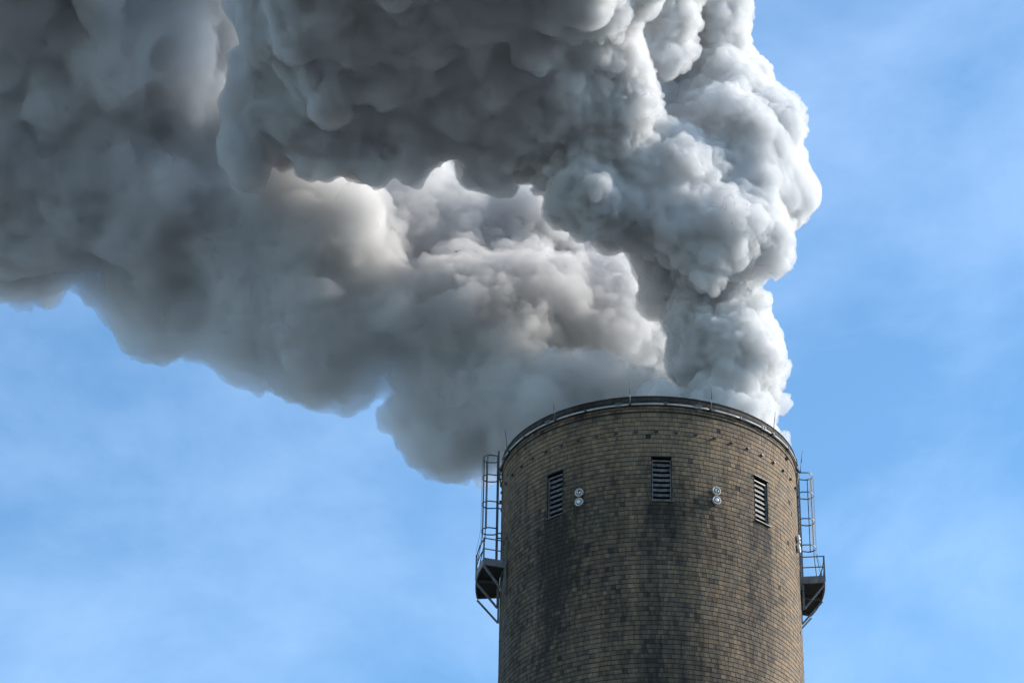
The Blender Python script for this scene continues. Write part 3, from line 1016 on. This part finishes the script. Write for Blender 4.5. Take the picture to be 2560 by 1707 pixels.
BANK = [
    (1.47, 3.00, 3.22, 2.10), (-1.20, 3.00, 4.20, 2.50), (-3.89, 3.00, 4.71, 2.70), (-6.39, 3.00, 5.21, 2.51), (-8.31, 4.20, 4.24, 1.65),
    (-9.27, 4.80, 3.51, 1.13), (-9.38, 4.20, 5.21, 1.95), (-10.47, 4.20, 6.56, 1.67), (-0.13, 8.00, 11.53, 3.05), (-2.94, 6.50, 10.92, 3.63),
    (-6.12, 5.00, 10.56, 3.79), (-9.27, 4.00, 10.00, 3.47), (-12.78, 2.40, 10.06, 2.46), (-15.26, 3.60, 8.35, 1.87), (-16.16, 2.60, 9.36, 2.75),
    (-18.87, 3.20, 10.77, 2.68), (-21.73, 4.50, 12.25, 2.52), (-23.97, 4.80, 12.47, 2.12), (-25.05, 4.20, 13.39, 2.02), (-27.45, 3.00, 16.80, 2.13),
    (-31.08, 4.80, 15.42, 2.15), (-33.50, 4.50, 15.79, 2.25), (-1.00, 11.00, 17.87, 3.60), (-4.15, 9.50, 18.04, 3.79), (-8.10, 7.50, 16.81, 4.15),
    (-12.38, 5.50, 15.84, 4.30), (-16.31, 1.80, 14.02, 3.98), (-20.82, 2.60, 15.38, 3.82), (-24.72, 2.00, 16.35, 3.83), (-29.38, 1.80, 17.34, 3.84),
    (-33.50, 1.50, 17.47, 4.05), (-14.13, 5.50, 20.95, 4.17), (-19.13, 4.20, 20.41, 3.93), (-23.19, 1.40, 20.40, 3.87), (-27.19, -1.00, 20.36, 3.82),
    (-31.62, -1.00, 20.98, 4.04), (-35.42, -1.00, 21.59, 4.05), (-21.83, -0.80, 24.17, 3.46), (-25.75, -4.50, 23.05, 3.97), (-30.48, -5.00, 23.84, 4.18),
    (-35.10, -5.00, 24.48, 3.99), (-22.53, -5.00, 26.93, 4.01), (-26.48, -10.00, 25.10, 4.26), (-31.66, -10.50, 25.34, 4.45), (-7.65, 10.00, 22.82, 3.87),
    (-1.91, 12.00, 22.67, 3.25), (-15.68, 4.20, 7.04, 1.18), (-16.88, 4.20, 7.62, 1.09), (-18.65, 4.20, 8.63, 0.95), (-20.12, 3.80, 9.03, 0.95),
    (-22.41, 4.20, 10.17, 1.00), (-24.20, 4.60, 10.19, 0.90), (-25.67, 4.80, 11.85, 0.97), (-26.76, 4.60, 13.41, 0.85), (-31.14, 5.00, 13.99, 1.26),
    (-32.35, 5.00, 14.52, 0.92), (-29.64, 4.60, 14.75, 0.71), (-10.01, 4.80, 3.76, 1.21), (-11.54, 4.80, 5.58, 0.88),
]
soft_b = lambda g_: np.clip(1.0 + g_[:, 0] / 12.0, 0.6, 1.3)
soft_k = lambda g_: np.clip(1.0 + (-6.0 - g_[:, 0]) / 14.0, 0.8, 2.2)
CORE_B = smoke_core_material("dense_smoke", (0.45, 0.447, 0.44))
CORE_K = smoke_core_material("drifting_smoke", (0.38, 0.38, 0.38))
ALB_B, ALB_K = (0.968, 0.966, 0.963), (0.94, 0.94, 0.94)
SH_B = [(0.0, vapour_material("thin_vapour", 2.2, ALB_B, 0.14, 0.0, (0.6, 0.596, 0.59)), 1.0), (0.25, vapour_material("vapour", 2.4, ALB_B), 1.0), (0.55, vapour_material("thick_vapour", 3.0, ALB_B), 1.0), (1.1, CORE_B, 0.0)]
SH_K = [(0.0, vapour_material("thin_drift", 1.0, ALB_K, 0.04), 1.0), (0.3, vapour_material("drift", 1.0, ALB_K), 1.0), (0.65, vapour_material("thick_drift", 1.6, ALB_K), 0.7), (1.3, CORE_K, 0.0)]
smoke("rising_smoke", BILLOW, 0.14, [(14, 0.36, 0.5)], 1.2, 5, [(3.0, 0.65), (1.5, 0.42)], 1.0, [(0.85, 0.5), (0.45, 0.34), (0.24, 0.15)], 0.14, 0.95, 1.0, soft_b, SH_B)
smoke("drifting_smoke", BANK, 0.17, [(10, 0.36, 0.7)], 1.8, 6, [(3.4, 0.3), (1.7, 0.3)], 1.5, [(1.2, 0.55), (0.6, 0.4), (0.3, 0.2)], 0.25, 1.15, 1.5, soft_k, SH_K)
# unseen smoke added above the frame, continuing the plume to shade what hangs below
OVERHEAD_SHADE = [
    (-3.20, -22.00, 18.88, 4.14), (-7.69, -24.00, 17.73, 4.41), (-12.64, -24.00, 17.62, 4.25), (-17.90, -21.00, 18.91, 4.02), (-3.78, -31.00, 17.12, 4.81),
    (-8.78, -33.00, 16.06, 5.04), (-14.89, -32.00, 16.50, 5.11), (-21.79, -28.00, 18.33, 5.32), (-2.57, -42.00, 13.98, 6.08), (-9.38, -44.00, 13.19, 6.54),
    (-17.25, -43.00, 13.44, 6.63), (-9.27, -18.00, 26.16, 4.77), (-17.50, -16.00, 27.14, 4.86),
]
smoke("unseen_shade_smoke", OVERHEAD_SHADE, 0.4, [(8, 0.36, 0.5)], 2.0, 8, [(3.4, 0.6)], 1.0, [(1.6, 0.3)], 0.0, 1.0, 1.0, soft_k, [(0.0, SH_K[0][1], 0.5), (0.6, CORE_K, 0.0)])
